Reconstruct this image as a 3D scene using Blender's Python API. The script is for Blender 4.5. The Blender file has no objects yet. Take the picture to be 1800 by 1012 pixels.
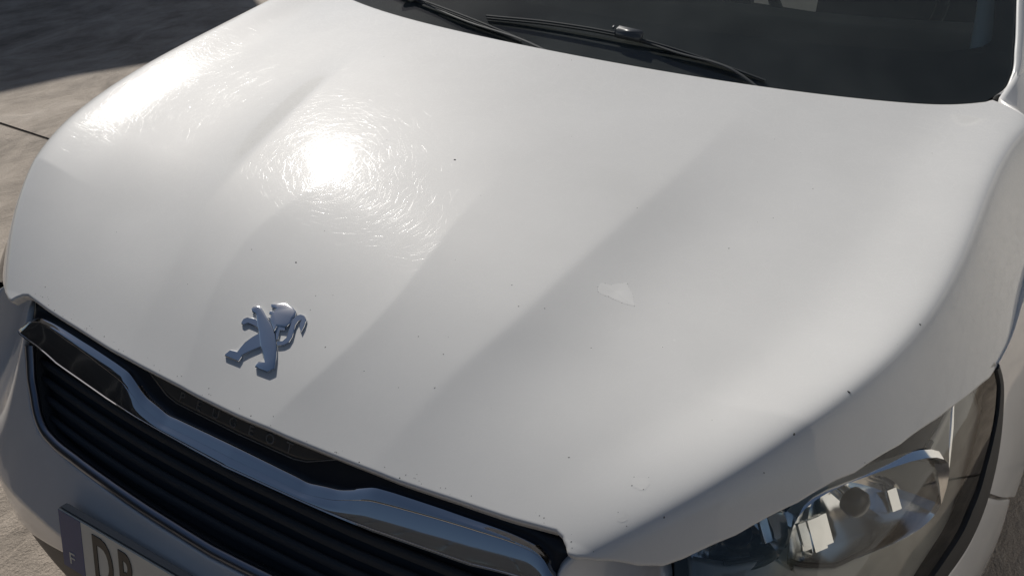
import bpy, bmesh, math, random
import numpy as np
from mathutils import Vector, Matrix
random.seed(4)
scene = bpy.context.scene
COL = scene.collection
R_ = math.radians

# ---------------------------------------------------------------- camera, sky, sun, exposure
CAM=np.array([0.7212,-0.5790,1.4443]);YAW,PITCH,ROLL,FOC=-0.50619,0.54228,0.03631,1570.6
SUN_EL, SUN_AZ = R_(40.5), R_(-54.8)
SUN = np.array([math.sin(SUN_AZ) * math.cos(SUN_EL), math.cos(SUN_AZ) * math.cos(SUN_EL), math.sin(SUN_EL)])
def camera_axes():
    f = np.array([math.sin(YAW) * math.cos(PITCH), math.cos(YAW) * math.cos(PITCH), -math.sin(PITCH)])
    r = np.cross(f, [0, 0, 1]); r /= np.linalg.norm(r); u = np.cross(r, f)
    c, s = math.cos(ROLL), math.sin(ROLL)
    return c * r + s * u, -s * r + c * u, f
_r, _u, _f = camera_axes()
cam_data = bpy.data.cameras.new('camera'); cam = bpy.data.objects.new('camera', cam_data); COL.objects.link(cam)
cam.matrix_world = Matrix(((_r[0], _u[0], -_f[0], CAM[0]), (_r[1], _u[1], -_f[1], CAM[1]), (_r[2], _u[2], -_f[2], CAM[2]), (0, 0, 0, 1)))
cam_data.sensor_width = 36.0; cam_data.lens = FOC / 1800 * 36.0
cam_data.clip_start = 0.02; cam_data.clip_end = 500
scene.camera = cam
world = bpy.data.worlds.new('World'); scene.world = world; world.use_nodes = True
_sky = world.node_tree.nodes.new('ShaderNodeTexSky'); _sky.sky_type = 'NISHITA'; _sky.sun_disc = False
_sky.sun_elevation = SUN_EL; _sky.sun_rotation = SUN_AZ
world.node_tree.links.new(_sky.outputs[0], world.node_tree.nodes['Background'].inputs[0])
world.node_tree.nodes['Background'].inputs[1].default_value = 0.05
sun_data = bpy.data.lights.new('sun', 'SUN'); sun_data.energy = 4.2; sun_data.angle = R_(0.5); sun_data.color = (1.0, 0.957, 0.895)
sun = bpy.data.objects.new('sun', sun_data); COL.objects.link(sun)
sun.rotation_euler = Vector(SUN).to_track_quat('Z', 'Y').to_euler(); sun.location = (-6, 5, 8)
scene.view_settings.view_transform = 'Standard'; scene.view_settings.look = 'None'
scene.view_settings.gamma = 1; scene.view_settings.exposure = -0.22

# ---------------------------------------------------------------- shape of the car skin
SLY=np.array([-.05,.06,.18,.35,.6,.85,1.1]);SLS=np.array([0.7292, 0.6234, 0.4441, 0.26, 0.2032, 0.173, 0.1563])
KD=(.06,.25,.55,.95);XD=(0.5123,0.6541,0.7338,0.7615)
def softp(u,w): return 0.5*(u+np.sqrt(u*u+w*w))
def pint(y,y0=.03):
    cum=np.concatenate([[0],np.cumsum((SLS[1:]+SLS[:-1])/2*np.diff(SLY))])
    def F(y):
        y=np.clip(y,SLY[0],SLY[-1]);i=np.clip(np.searchsorted(SLY,y)-1,0,len(SLY)-2)
        u=y-SLY[i];return cum[i]+SLS[i]*u+(SLS[i+1]-SLS[i])/(SLY[i+1]-SLY[i])*u*u/2
    return F(np.asarray(y,float))-F(np.array(y0))
def lag(k,v,y):
    o=0
    for i in range(len(k)):
        b=1
        for j in range(len(k)):
            if i!=j: b=b*(y-k[j])/(k[i]-k[j])
        o=o+v[i]*b
    return o
def smooth_interp(xs,ys,x):
    # monotone-ish cubic (catmull-rom) interpolation
    xs=np.asarray(xs,float);ys=np.asarray(ys,float);x=np.clip(np.asarray(x,float),xs[0],xs[-1])
    m=np.gradient(ys,xs);i=np.clip(np.searchsorted(xs,x,side='right')-1,0,len(xs)-2)
    h=xs[i+1]-xs[i];t=(x-xs[i])/h
    return (2*t**3-3*t**2+1)*ys[i]+(t**3-2*t**2+t)*h*m[i]+(-2*t**3+3*t**2)*ys[i+1]+(t**3-t**2)*h*m[i+1]
def sstep(e0,e1,v):
    q=np.clip((v-e0)/(e1-e0),0,1);return q*q*(3-2*q)
def xR1(y): return smooth_interp([-.05,.05,.10,.168,.24,.30,.36,.6,1.2],[.06,.085,.107,.129,.136,.131,.123,.118,.118],y)
def xR2(y): return smooth_interp([-.05,.05,.153,.237,.344,.47,.616,.725,1.2],[.18,.212,.241,.271,.294,.317,.341,.353,.39],y)
C1,C2,RR,RW=.085,.145,.27,.014
def hood_top(x,y):
    xs=np.abs(x+.026*np.clip(1-(y-.25)/.4,0,1));x=np.abs(x);y=np.clip(y,-.05,1.1)
    z=0.7245+pint(y)-0.0625*x*x-0.0883*x*x*(y-.5)
    xd=lag(KD,XD,np.clip(y,0,1.0));r1=xR1(y);r2=xR2(y)
    f1=C1*(1-sstep(.10,.56,y))*(.35+.65*sstep(-.03,.13,y));f2=C2*(1-sstep(.42,.95,y))*(.2+.8*sstep(.0,.24,y))
    z=z+f1*r1*np.where(xs<r1,(xs/r1)**2/2,.5)-f1*.6*softp(xs-r1,.008)*np.exp(-np.clip(xs-r1,0,9)/.12)
    z=z-f2*softp(x-r2,.006)*np.exp(-(np.clip(x-r2,0,9)/.16)**2)
    q=RR*np.clip((y+.02)/.25,.25,1)
    return z+q*softp(x-(xd-.115),.045),xd
def hood_z(x,y):
    z,xd=hood_top(x,y);m=1.5169-0.1268*(np.clip(y,-.05,1.1)-.4)
    return z-(m+RR)*softp(np.abs(x)-xd,RW)
# body surface: top rail (under the hood edge) and mid rail at z=.45
TOP=np.array([(0,.023,.708),(.18,.028,.708),(.31,.038,.708),(.40,.044,.708),(.46,.042,.708),(.50,.045,.708),(.535,.061,.709),(.556,.079,.711),(.607,.132,.739),(.653,.188,.764),(.696,.249,.782),(.730,.313,.791),(.761,.386,.795),(.785,.453,.793),(.806,.522,.787),(.815,.563,.787),(.822,.617,.790),(.826,.70,.806),(.827,.78,.82),(.828,1.1,.86),(.83,1.5,.90),(.83,2.2,.92),(.82,2.9,.93)])
MID=np.array([(0,-.105),(.2,-.10),(.34,-.087),(.43,-.072),(.485,-.056),(.525,-.035),(.562,-.011),(.600,.012),(.66,.055),(.71,.11),(.755,.175),(.79,.245),(.822,.325),(.850,.405),(.876,.5),(.892,.57),(.902,.62),(.915,.70),(.923,.78),(.925,1.1),(.91,1.5),(.90,2.2),(.89,2.9)])
NS=len(TOP)
SP=np.concatenate([[0],np.cumsum(np.hypot(*np.diff(MID,axis=0).T))])   # arc-length parameter
def body(s,z):
    """point of the body skin at signed arc length s and height z"""
    sg=np.sign(s)+(s==0);a=np.abs(s)
    tx,ty,tz=[smooth_interp(SP,TOP[:,i],a) for i in range(3)]
    mx,my=[smooth_interp(SP,MID[:,i],a) for i in range(2)]
    t=np.clip((tz-z)/(tz-.45),-.3,1.0)
    w=np.clip((a-.45)/.15,0,1);p=1+w*w*(3-2*w)
    fr=np.where(t>0,1-np.power(np.clip(1-t,0,None),p),t*p)
    x=tx+(mx-tx)*fr;y=ty+(my-ty)*fr
    low=np.clip((.43-z)/.25,0,1.2)**2
    # draw in below the bumper line
    n=np.hypot(mx-0,my-.9);x=x-low*.05*(mx/n);y=y-low*.05*((my-.9)/n)
    # scooped, upward-facing shoulder at the bumper corner
    ss=lambda e0,e1,v:(lambda q:q*q*(3-2*q))(np.clip((v-e0)/(e1-e0),0,1))
    y=y+.05*ss(.466,.532,a)*(1-ss(.55,.63,a))*ss(.47,.63,z)
    return np.stack([x*sg,y,z+0*x],-1)
# ---------------------------------------------------------------- helpers
def tag(o, label=None, cat=None, group=None, kind=None):
    if label: o['label'] = label
    if cat: o['category'] = cat
    if group: o['group'] = group
    if kind: o['kind'] = kind
    return o
def empty(name, loc=(0, 0, 0), parent=None):
    o = bpy.data.objects.new(name, None); COL.objects.link(o); o.location = loc
    if parent: o.parent = parent
    return o
def link(name, me, mat, parent=None, smooth=True, solid=0.0, autosmooth=None):
    o = bpy.data.objects.new(name, me); COL.objects.link(o)
    if mat is not None: me.materials.append(mat)
    if smooth:
        me.polygons.foreach_set('use_smooth', [True] * len(me.polygons))
        if autosmooth: me.set_sharp_from_angle(angle=R_(autosmooth))
    if parent: o.parent = parent
    if solid:
        m = o.modifiers.new('thickness', 'SOLIDIFY'); m.thickness = abs(solid); m.offset = -1 if solid > 0 else 1
    me.update()
    return o
def grid(name, P, mat, parent=None, flip=False, solid=0.0, autosmooth=None, close_u=False):
    nu, nv = P.shape[:2]
    idx = np.arange(nu * nv).reshape(nu, nv)
    if close_u: idx = np.concatenate([idx, idx[:1]])
    q = np.stack([idx[:-1, :-1], idx[1:, :-1], idx[1:, 1:], idx[:-1, 1:]], -1).reshape(-1, 4)
    if flip: q = q[:, ::-1]
    me = bpy.data.meshes.new(name); me.from_pydata(P.reshape(-1, 3).tolist(), [], q.tolist())
    return link(name, me, mat, parent, True, solid, autosmooth)
def from_bm(name, bm, mat, parent=None, smooth=False, autosmooth=None):
    me = bpy.data.meshes.new(name); bmesh.ops.recalc_face_normals(bm, faces=bm.faces); bm.to_mesh(me); bm.free()
    return link(name, me, mat, parent, smooth or bool(autosmooth), 0, autosmooth)
def box_bm(bm, lo, hi, bevel=0.0):
    r = bmesh.ops.create_cube(bm, size=1.0)
    for v in r['verts']:
        v.co = Vector([(lo[i] + hi[i]) / 2 + v.co[i] * (hi[i] - lo[i]) for i in range(3)])
    if bevel:
        es = {e for v in r['verts'] for e in v.link_edges}
        bmesh.ops.bevel(bm, geom=list(es), offset=bevel, segments=2, affect='EDGES')
def tube(name, pts, rad, mat, parent=None, n=10, squash=1.0, up=(0, 0, 1)):
    """round or flattened bar along a polyline (open ends capped)"""
    p = np.asarray(pts, float); t = np.gradient(p, axis=0); t /= np.linalg.norm(t, axis=1)[:, None]
    up = np.asarray(up, float)
    a = np.cross(t, up); a /= np.linalg.norm(a, axis=1)[:, None]; b = np.cross(a, t)
    rad = np.broadcast_to(np.asarray(rad, float), (len(p),))
    ang = np.linspace(0, 2 * np.pi, n, endpoint=False)
    V = p[:, None] + rad[:, None, None] * (np.cos(ang)[None, :, None] * a[:, None] + squash * np.sin(ang)[None, :, None] * b[:, None])
    vs = V.reshape(-1, 3).tolist(); fs = []
    m = len(p)
    for i in range(m - 1):
        for j in range(n):
            fs.append((i * n + j, i * n + (j + 1) % n, (i + 1) * n + (j + 1) % n, (i + 1) * n + j))
    fs.append(tuple(range(n))[::-1]); fs.append(tuple((m - 1) * n + j for j in range(n)))
    me = bpy.data.meshes.new(name); me.from_pydata(vs, [], fs)
    return link(name, me, mat, parent, True, 0, 50)
def resample(pts, n):
    p = np.asarray(pts, float); d = np.concatenate([[0], np.cumsum(np.linalg.norm(np.diff(p, axis=0), axis=1))])
    s = np.linspace(0, d[-1], n)
    return np.stack([smooth_interp(d, p[:, i], s) for i in range(p.shape[1])], 1)
def body_n(s, z):
    e = 2e-3
    ds = body(s + e, z) - body(s - e, z); dz = body(s, z + e) - body(s, z - e)
    n = np.cross(ds, dz); return n / np.linalg.norm(n, axis=-1)[..., None]
def skin(s, z, off=0.0):
    s = np.asarray(s, float); z = np.asarray(z, float) + 0 * s
    p = body(s, z); off = np.asarray(off, float)
    if off.ndim and off.ndim < p.ndim: off = off[..., None]
    return p + body_n(s, z) * off if np.any(off) else p
def hood_n(x, y):
    e = 1.5e-3
    dzx = (hood_z(x + e, y) - hood_z(x - e, y)) / (2 * e); dzy = (hood_z(x, y + e) - hood_z(x, y - e)) / (2 * e)
    n = np.stack([-dzx, -dzy, np.ones_like(dzx)], -1); return n / np.linalg.norm(n, axis=-1)[..., None]

# ---------------------------------------------------------------- materials
class NT:
    def __init__(s, name):
        s.m = bpy.data.materials.new(name); s.m.use_nodes = True; s.t = s.m.node_tree
        s.b = s.t.nodes['Principled BSDF']; s.out = s.t.nodes['Material Output']
    def n(s, kind, **kw):
        nd = s.t.nodes.new('ShaderNode' + kind)
        for k, v in kw.items():
            if k.startswith('i_'): nd.inputs[k[2:].replace('_', ' ')].default_value = v
            else: setattr(nd, k, v)
        return nd
    def l(s, a, b): s.t.links.new(a, b)
    def set(s, **kw):
        for k, v in kw.items():
            v = tuple(v) + (1,) if isinstance(v, tuple) and len(v) == 3 else v
            s.b.inputs[k.replace('_', ' ')].default_value = v
        return s
    def coord(s, scale=(1, 1, 1), rot=(0, 0, 0)):
        tc = s.n('TexCoord'); mp = s.n('Mapping'); s.l(tc.outputs['Object'], mp.inputs[0])
        mp.inputs['Scale'].default_value = scale; mp.inputs['Rotation'].default_value = rot
        return mp.outputs[0]
    def noise(s, vec, scale, detail=4, rough=.55, dist=0):
        nd = s.n('TexNoise'); s.l(vec, nd.inputs['Vector']); nd.inputs['Scale'].default_value = scale
        nd.inputs['Detail'].default_value = detail; nd.inputs['Roughness'].default_value = rough; nd.inputs['Distortion'].default_value = dist
        return nd.outputs[0]
    def ramp(s, fac, stops):
        nd = s.n('ValToRGB'); s.l(fac, nd.inputs[0]); e = nd.color_ramp.elements
        while len(e) < len(stops): e.new(0.5)
        for k, (p, c) in zip(e, stops): k.position = p; k.color = tuple(c) + (1,) if len(c) == 3 else c
        return nd.outputs[0]
    def math(s, op, a, b=None, c=None):
        nd = s.n('Math', operation=op)
        for i, v in enumerate((a, b, c)):
            if v is None: continue
            if isinstance(v, (int, float)): nd.inputs[i].default_value = v
            else: s.l(v, nd.inputs[i])
        return nd.outputs[0]
    def bump(s, h, strength, dist):
        nd = s.n('Bump'); s.l(h, nd.inputs['Height']); nd.inputs['Strength'].default_value = strength; nd.inputs['Distance'].default_value = dist
        return nd.outputs[0]
def simple(name, col, rough=.5, metal=0.0, coat=0.0, spec=.5, grain=0.0, grain_scale=200, var=0.0):
    m = NT(name).set(Base_Color=col, Roughness=rough, Metallic=metal, Coat_Weight=coat, Coat_Roughness=.05)
    m.b.inputs['Specular IOR Level'].default_value = spec
    v = m.coord()
    if grain: m.l(m.bump(m.noise(v, grain_scale, 3), grain, .001), m.b.inputs['Normal'])
    nz = m.noise(v, 9, 5)
    m.l(m.math('ADD', rough - .06, m.math('MULTIPLY', nz, .12)), m.b.inputs['Roughness'])
    if var:
        c = m.ramp(nz, [(.3, tuple(x * (1 - var) for x in col)), (.7, tuple(min(1, x * (1 + var)) for x in col))]); m.l(c, m.b.inputs['Base Color'])
    return m.m

SCRATCH = .85
def paint_material():
    m = NT('white_car_paint').set(Roughness=.5, Coat_Weight=1.0, Coat_Roughness=.03, Coat_IOR=1.5)
    m.b.inputs['Specular IOR Level'].default_value = .15
    v = m.coord()
    dirt = m.noise(v, 3.2, 6, .6)
    m.l(m.ramp(dirt, [(.30, (.66, .655, .635)), (.62, (.71, .705, .685))]), m.b.inputs['Base Color'])
    # fine wash scratches running every way: each thin groove tilts the clear coat across its own direction
    geo = m.n('NewGeometry'); total = geo.outputs['Normal']; cover = None
    def vmath(op, a, b_=None, scale=None):
        nd = m.n('VectorMath', operation=op)
        if isinstance(a, tuple): nd.inputs[0].default_value = a
        else: m.l(a, nd.inputs[0])
        if b_ is not None:
            if isinstance(b_, tuple): nd.inputs[1].default_value = b_
            else: m.l(b_, nd.inputs[1])
        if scale is not None:
            if isinstance(scale, (int, float)): nd.inputs['Scale'].default_value = scale
            else: m.l(scale, nd.inputs['Scale'])
        return nd.outputs[0]
    patch = m.math('ADD', m.math('MULTIPLY', m.noise(v, 6, 3), .9), .25)
    for i, ang in enumerate((5, 18, 33, 46, 62, 74, 88, 101, 117, 129, 143, 158, 170)):
        c = m.coord((1, 1, .2), (0, 0, R_(ang)))
        wob = m.n('TexNoise'); m.l(c, wob.inputs['Vector']); wob.inputs['Scale'].default_value = 6.0 + i; wob.inputs['Detail'].default_value = 1
        c2 = vmath('ADD', vmath('ADD', c, vmath('SCALE', wob.outputs['Color'], scale=.022)), (3.1 * i, 1.7 * i, 0))
        line = m.n('TexNoise'); m.l(vmath('MULTIPLY', c2, (3000, 13, 1)), line.inputs['Vector']); line.inputs['Scale'].default_value = 1; line.inputs['Detail'].default_value = 2
        tilt = m.n('TexNoise'); m.l(vmath('MULTIPLY', c2, (2200, 14, 1)), tilt.inputs['Vector']); tilt.inputs['Scale'].default_value = 1; tilt.inputs['Detail'].default_value = 1
        on = m.math('MINIMUM', m.math('MULTIPLY', m.math('MAXIMUM', m.math('SUBTRACT', line.outputs[0], .675), 0.0), 45.0), 1.0)
        cover = on if cover is None else m.math('MAXIMUM', cover, on)
        amt = m.math('MULTIPLY', m.math('MULTIPLY', m.math('SUBTRACT', tilt.outputs[0], .5), SCRATCH), m.math('MULTIPLY', on, patch))
        total = vmath('ADD', total, vmath('SCALE', (math.cos(R_(-ang)), math.sin(R_(-ang)), 0), scale=amt))
    m.l(vmath('NORMALIZE', total), m.b.inputs['Coat Normal'])
    m.l(m.math('ADD', m.math('MULTIPLY', cover, .12), .043), m.b.inputs['Coat Roughness'])
    m.l(m.math('SUBTRACT', 1.0, m.math('MULTIPLY', cover, .93)), m.b.inputs['Coat Weight'])
    m.l(m.bump(m.noise(v, 900, 2), .015, .001), m.b.inputs['Normal'])
    return m.m
M = {}
M['paint'] = paint_material()
M['paint_plain'] = simple('white_bumper_paint', (.74, .735, .72), .4, coat=1.0, var=.05)
M['chrome'] = NT('chrome').set(Base_Color=(.62, .63, .65), Metallic=1.0, Roughness=.06).m
M['reflector'] = NT('lamp_reflector').set(Base_Color=(.90, .90, .88), Metallic=1.0, Roughness=.13).m
M['badge_chrome'] = NT('badge_chrome').set(Base_Color=(.78, .80, .83), Metallic=1.0, Roughness=.10).m
M['satin_chrome'] = NT('satin_chrome').set(Base_Color=(.26, .275, .32), Metallic=1.0, Roughness=.32).m
M['dull_letter'] = NT('letter_chrome').set(Base_Color=(.50, .48, .45), Metallic=1.0, Roughness=.35).m
M['black_gloss'] = simple('black_gloss_plastic', (.028, .031, .036), .25, spec=.3)
M['black_plastic'] = simple('black_grained_plastic', (.022, .023, .025), .5, grain=.3, grain_scale=700)
M['grille_black'] = simple('grille_plastic', (.055, .061, .068), .6, spec=.2)
M['grille_lip'] = simple('grille_lip_plastic', (.012, .013, .016), .5, spec=.15)
M['smoke'] = simple('smoked_panel', (.085, .078, .068), .30)  # tan reflection put into the smoked base colour
M['rubber'] = simple('black_rubber', (.022, .022, .023), .6)
M['lamp_grey'] = simple('lamp_bezel', (.36, .36, .34), .4, metal=.6)
M['lamp_dark'] = simple('lamp_housing', (.02, .021, .022), .3)
M['holder'] = simple('plate_holder_grey', (.22, .22, .21), .5)
M['plate'] = simple('number_plate_white', (.66, .67, .62), .35, var=.05)
M['plate_blue'] = simple('number_plate_blue', (.03, .06, .20), .35)
M['plate_black'] = simple('number_plate_lettering', (.012, .012, .013), .4)
M['cabin'] = simple('dashboard_plastic', (.014, .016, .016), .6)
M['cabin_light'] = simple('pillar_trim', (.75, .80, .76), .7)
M['frit'] = simple('windscreen_border', (.010, .011, .012), .35)
M['chip'] = simple('stone_chip', (.05, .05, .045), .8)
M['flake'] = simple('peeled_lacquer', (.69, .685, .665), .5, var=.05)
M['tyre'] = simple('tyre_rubber', (.018, .018, .018), .75)
M['rim'] = simple('wheel_rim', (.45, .46, .47), .35, metal=.9)
M['render'] = simple('house_render', (.30, .27, .24), .9, grain=.4, grain_scale=60, var=.1)
M['roof'] = simple('roof_slab', (.24, .21, .19), .85, grain=.4, grain_scale=50, var=.15)

def glass_material(name, tint, rough=.0, refl=1.0):
    m = NT(name); m.t.nodes.remove(m.b)
    tr = m.n('BsdfTransparent'); tr.inputs[0].default_value = tint + (1,)
    gl = m.n('BsdfGlossy'); gl.inputs['Roughness'].default_value = rough; gl.inputs[0].default_value = (refl, refl, refl, 1)
    fr = m.n('Fresnel'); fr.inputs[0].default_value = 1.5
    mx = m.n('MixShader'); m.l(fr.outputs[0], mx.inputs[0]); m.l(tr.outputs[0], mx.inputs[1]); m.l(gl.outputs[0], mx.inputs[2])
    m.l(mx.outputs[0], m.out.inputs[0])
    return m.m
M['lens'] = glass_material('lamp_lens', (.97, .97, .96), .02)
def windscreen_material():
    m = NT('windscreen_glass'); m.t.nodes.remove(m.b)
    tr = m.n('BsdfTransparent'); tr.inputs[0].default_value = (.84, .91, .87, 1)
    gl = m.n('BsdfGlossy'); gl.inputs['Roughness'].default_value = .012
    fr = m.n('Fresnel'); fr.inputs[0].default_value = 1.5
    mx = m.n('MixShader'); m.l(fr.outputs[0], mx.inputs[0]); m.l(tr.outputs[0], mx.inputs[1]); m.l(gl.outputs[0], mx.inputs[2])
    df = m.n('BsdfDiffuse'); df.inputs[0].default_value = (.42, .46, .44, 1)
    v = m.coord(); dust_haze = m.math('ADD', m.math('MULTIPLY', m.noise(v, 5, 6, .65), .17), m.math('MULTIPLY', m.noise(v, 260, 2), .02))  # dust film, thickened to lift the dark glass as haze would
    mx2 = m.n('MixShader'); m.l(dust_haze, mx2.inputs[0]); m.l(mx.outputs[0], mx2.inputs[1]); m.l(df.outputs[0], mx2.inputs[2])
    m.l(mx2.outputs[0], m.out.inputs[0])
    return m.m
M['windscreen'] = windscreen_material()
M['side_glass'] = glass_material('side_glass', (.45, .5, .48), .01)

def concrete_material():
    m = NT('stamped_concrete').set(Roughness=.8)
    v = m.coord((1, .55, 1), (0, 0, R_(25)))
    a = m.noise(v, 2.6, 9, .66, 1.4); b = m.noise(v, 9, 8, .7, .8); c = m.noise(m.coord(), 150, 3); d = m.noise(m.coord(), .9, 4)
    mix = m.math('ADD', m.math('ADD', m.math('MULTIPLY', a, .5), m.math('MULTIPLY', b, .32)), m.math('MULTIPLY', d, .18))
    col = m.ramp(mix, [(.34, (.13, .106, .085)), (.44, (.26, .22, .18)), (.52, (.37, .315, .26)), (.60, (.46, .40, .34)), (.72, (.54, .485, .42))])
    grit = m.ramp(m.noise(m.coord(), 330, 4, .7), [(.36, (.55, .53, .5)), (.50, (1, 1, 1)), (.68, (1.25, 1.24, 1.2))])
    mul = m.n('MixRGB', blend_type='MULTIPLY'); mul.inputs[0].default_value = .8; m.l(col, mul.inputs[1]); m.l(grit, mul.inputs[2])
    m.l(mul.outputs[0], m.b.inputs['Base Color'])
    hh = m.math('ADD', m.math('MULTIPLY', b, 1.0), m.math('MULTIPLY', c, .25))
    m.l(m.bump(hh, .7, .02), m.b.inputs['Normal'])
    return m.m
M['concrete'] = concrete_material()
M['pale_render'] = simple('pale_render', (.72, .70, .66), .85, grain=.3, grain_scale=60, var=.05); M['shutter'] = simple('shutter_slat', (.72, .71, .68), .5, var=.04)
M['shade_fence'] = simple('stained_board', (.036, .038, .042), .85, grain=.3, grain_scale=80, var=.2); rng = random.Random(3)
M['joint'] = simple('joint_mortar', (.16, .135, .11), .9)

# ---------------------------------------------------------------- ground: stamped concrete in large slabs
g = empty('pavement'); tag(g, kind='structure')
bm = bmesh.new(); bmesh.ops.create_grid(bm, x_segments=4, y_segments=4, size=150)
for v in bm.verts: v.co.z = -.006
base = from_bm('ground', bm, M['joint']); tag(base, kind='structure')
JX = [-9.4, -5.3, -.3, 4.2, 8.8]
JY = [-6.6, -3.9, -1.2, 1.50, 4.25, 7.0, 9.8]
for i in range(len(JX) - 1):
    for j in range(len(JY) - 1):
        bm = bmesh.new(); w = .004
        box_bm(bm, (JX[i] + w, JY[j] + w, -.10), (JX[i + 1] - w, JY[j + 1] - w, 0), .006)
        from_bm('slab', bm, M['concrete'], g, False)
# outlying paving
for lo, hi in (((-60, -60), (JX[0], 60)), ((JX[-1], -60), (60, 60)), ((JX[0], -60), (JX[-1], JY[0])), ((JX[0], JY[-1]), (JX[-1], 60))):
    bm = bmesh.new(); box_bm(bm, (lo[0] + .006, lo[1] + .006, -.1), (hi[0] - .006, hi[1] - .006, 0)); from_bm('slab', bm, M['concrete'], g)

# ---------------------------------------------------------------- unseen neighbouring house, roof outline shaped to cast the shadow beyond the car
house = empty('house', (-7, 6, 0)); tag(house, 'unseen flat roofed rendered house, roof shaped to shade the paving beyond the white car', 'house')
H = 4.7
off = np.array([SUN[0], SUN[1]]) / SUN[2] * H
edge = [(-4.95, -.6), (-3.49, 1.0), (-3.313, 1.73), (-3.253, 2.08), (-3.12, 2.44), (-3.06, 2.80), (-3.12, 3.2), (-3.26, 3.46), (-3.49, 3.63), (-3.74, 3.68), (-9.0, 4.6), (-11.0, -.4)]
top = [np.array(e) + off for e in edge]
def local(o, p): return tuple(np.array(p) - np.array(o.location))
bm = bmesh.new()
f = bm.faces.new([bm.verts.new(local(house, (x, y, H))) for x, y in top])
r = bmesh.ops.extrude_face_region(bm, geom=[f])
for v in r['geom']:
    if isinstance(v, bmesh.types.BMVert): v.co.z -= .22
from_bm('roof', bm, M['roof'], house)
c = np.mean(top, axis=0)
bm = bmesh.new()
f = bm.faces.new([bm.verts.new(local(house, tuple(c + (p - c) * .90) + (H - .222,))) for p in top])
r = bmesh.ops.extrude_face_region(bm, geom=[f])
for v in r['geom']:
    if isinstance(v, bmesh.types.BMVert): v.co.z = 0
from_bm('wall', bm, M['render'], house)

# ---------------------------------------------------------------- dark boarded fence out of view, added to darken the car front and its reflections
shade_fence = empty('shade_fence', (0.5, -2.6, 0)); tag(shade_fence, 'tall dark stained board fence out of view, added to darken the front of the white car', 'shade_fence')
bm0 = bmesh.new(); box_bm(bm0, (-.095, -.012, .03), (.095, .012, 1.5), .004); bm1 = bmesh.new(); box_bm(bm1, (-.095, -.012, .03), (.095, .012, 2.9), .004)
board0 = None
for k in range(46):
    x = -4.6 + k * .2
    if board0 is None:
        board0 = from_bm('board', bm0, M['shade_fence'], shade_fence); o = board0
    else:
        o = board0.copy(); COL.objects.link(o); o.parent = shade_fence
    o.location = (x, rng.uniform(-.003, .003), rng.uniform(-.02, .02))
for k in range(10):
    o = from_bm('board', bm1, M['shade_fence'], shade_fence) if k == 0 else o.copy()
    if k: COL.objects.link(o); o.parent = shade_fence
    o.rotation_euler = (0, 0, R_(90)); o.location = (-2.5, .10 + k * .2, -1.1 + rng.uniform(-.02, .02))
for z in (.35, .80, 1.25):
    bm = bmesh.new(); box_bm(bm, (-4.7, -.075, z - .05), (4.5, -.0185, z + .05)); from_bm('rail', bm, M['shade_fence'], shade_fence)

# ---------------------------------------------------------------- unseen pale garage with a ribbed shutter, placed to bounce sun onto the shaded flank
garage = empty('garage', (2.9, 2.6, 0)); tag(garage, 'pale garage wall with ribbed roller shutter out of view, bouncing sunlight to the shaded side of the car', 'garage')
bm = bmesh.new(); box_bm(bm, (.06, -2.8, 0), (.36, -1.9, 3.0)); box_bm(bm, (.06, 2.6, 0), (.36, 4.5, 3.0)); box_bm(bm, (.06, -1.895, 2.5), (.36, 2.595, 3.0)); from_bm('wall', bm, M['pale_render'], garage)
bm = bmesh.new(); box_bm(bm, (.085, -1.85, 0), (.13, 2.55, 2.49)); from_bm('shutter', bm, M['shutter'], garage)
bm0 = bmesh.new(); box_bm(bm0, (-.02, -2.24, -.045), (.02, 2.24, .0475), .006); slat0 = None
for k in range(25):
    if slat0 is None: slat0 = from_bm('slat', bm0, M['shutter'], garage); o = slat0
    else: o = slat0.copy(); COL.objects.link(o); o.parent = garage
    o.location = (.10, .35, .05 + .097 * k)

# ---------------------------------------------------------------- the car
car = empty('parked_car', (0, 0, 0))
tag(car, 'white car with chrome lion badge, scratched glossy bonnet and black grille', 'car')

# hood ----------------------------------------------------------------------------------------
FX = [0,.08,.18,.243,.317,.39,.425,.440,.450,.459,.4635,.470,.491,.529,.551,.567,.607,.653,.696,.730,.761,.785,.806,.8135,.820,.8222,.823]
FY = [.0215,.0225,.0265,.030,.037,.0425,.046,.0475,.0445,.038,.033,.034,.042,.062,.0765,.091,.132,.188,.249,.313,.386,.453,.522,.563,.617,.66,.70]
def cowl_y(x): return .869 + .298 * x * x + .223 * x ** 4
RX = [.70, .707, .731, .76, .79, .812, .823]; RY = [cowl_y(.70), 1.080, 1.062, 1.035, .985, .91, .72]
def rear_y(x): return np.where(x < .70, cowl_y(x), np.interp(x, RX, RY))
def front_y(x): return np.interp(x, FX, FY)
hx = np.concatenate([np.linspace(0, .43, 120)[:-1], np.linspace(.43, .485, 45)[:-1], np.linspace(.485, .80, 110)[:-1], np.linspace(.80, .823, 30)])
hx = np.concatenate([-hx[:0:-1], hx])
w = np.linspace(0, 1, 260); w = .25 * w + .75 * w ** 1.5
fy0 = front_y(np.abs(hx))
ker = np.ones(3) / 3
ry0 = rear_y(np.abs(hx)) - .004
HX = hx[:, None] + 0 * w[None]; HY = fy0[:, None] + (ry0 - fy0)[:, None] * w[None]
HZ = hood_z(HX, HY); HP = np.stack([HX, HY, HZ], -1)
N = hood_n(HX, HY)
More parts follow.
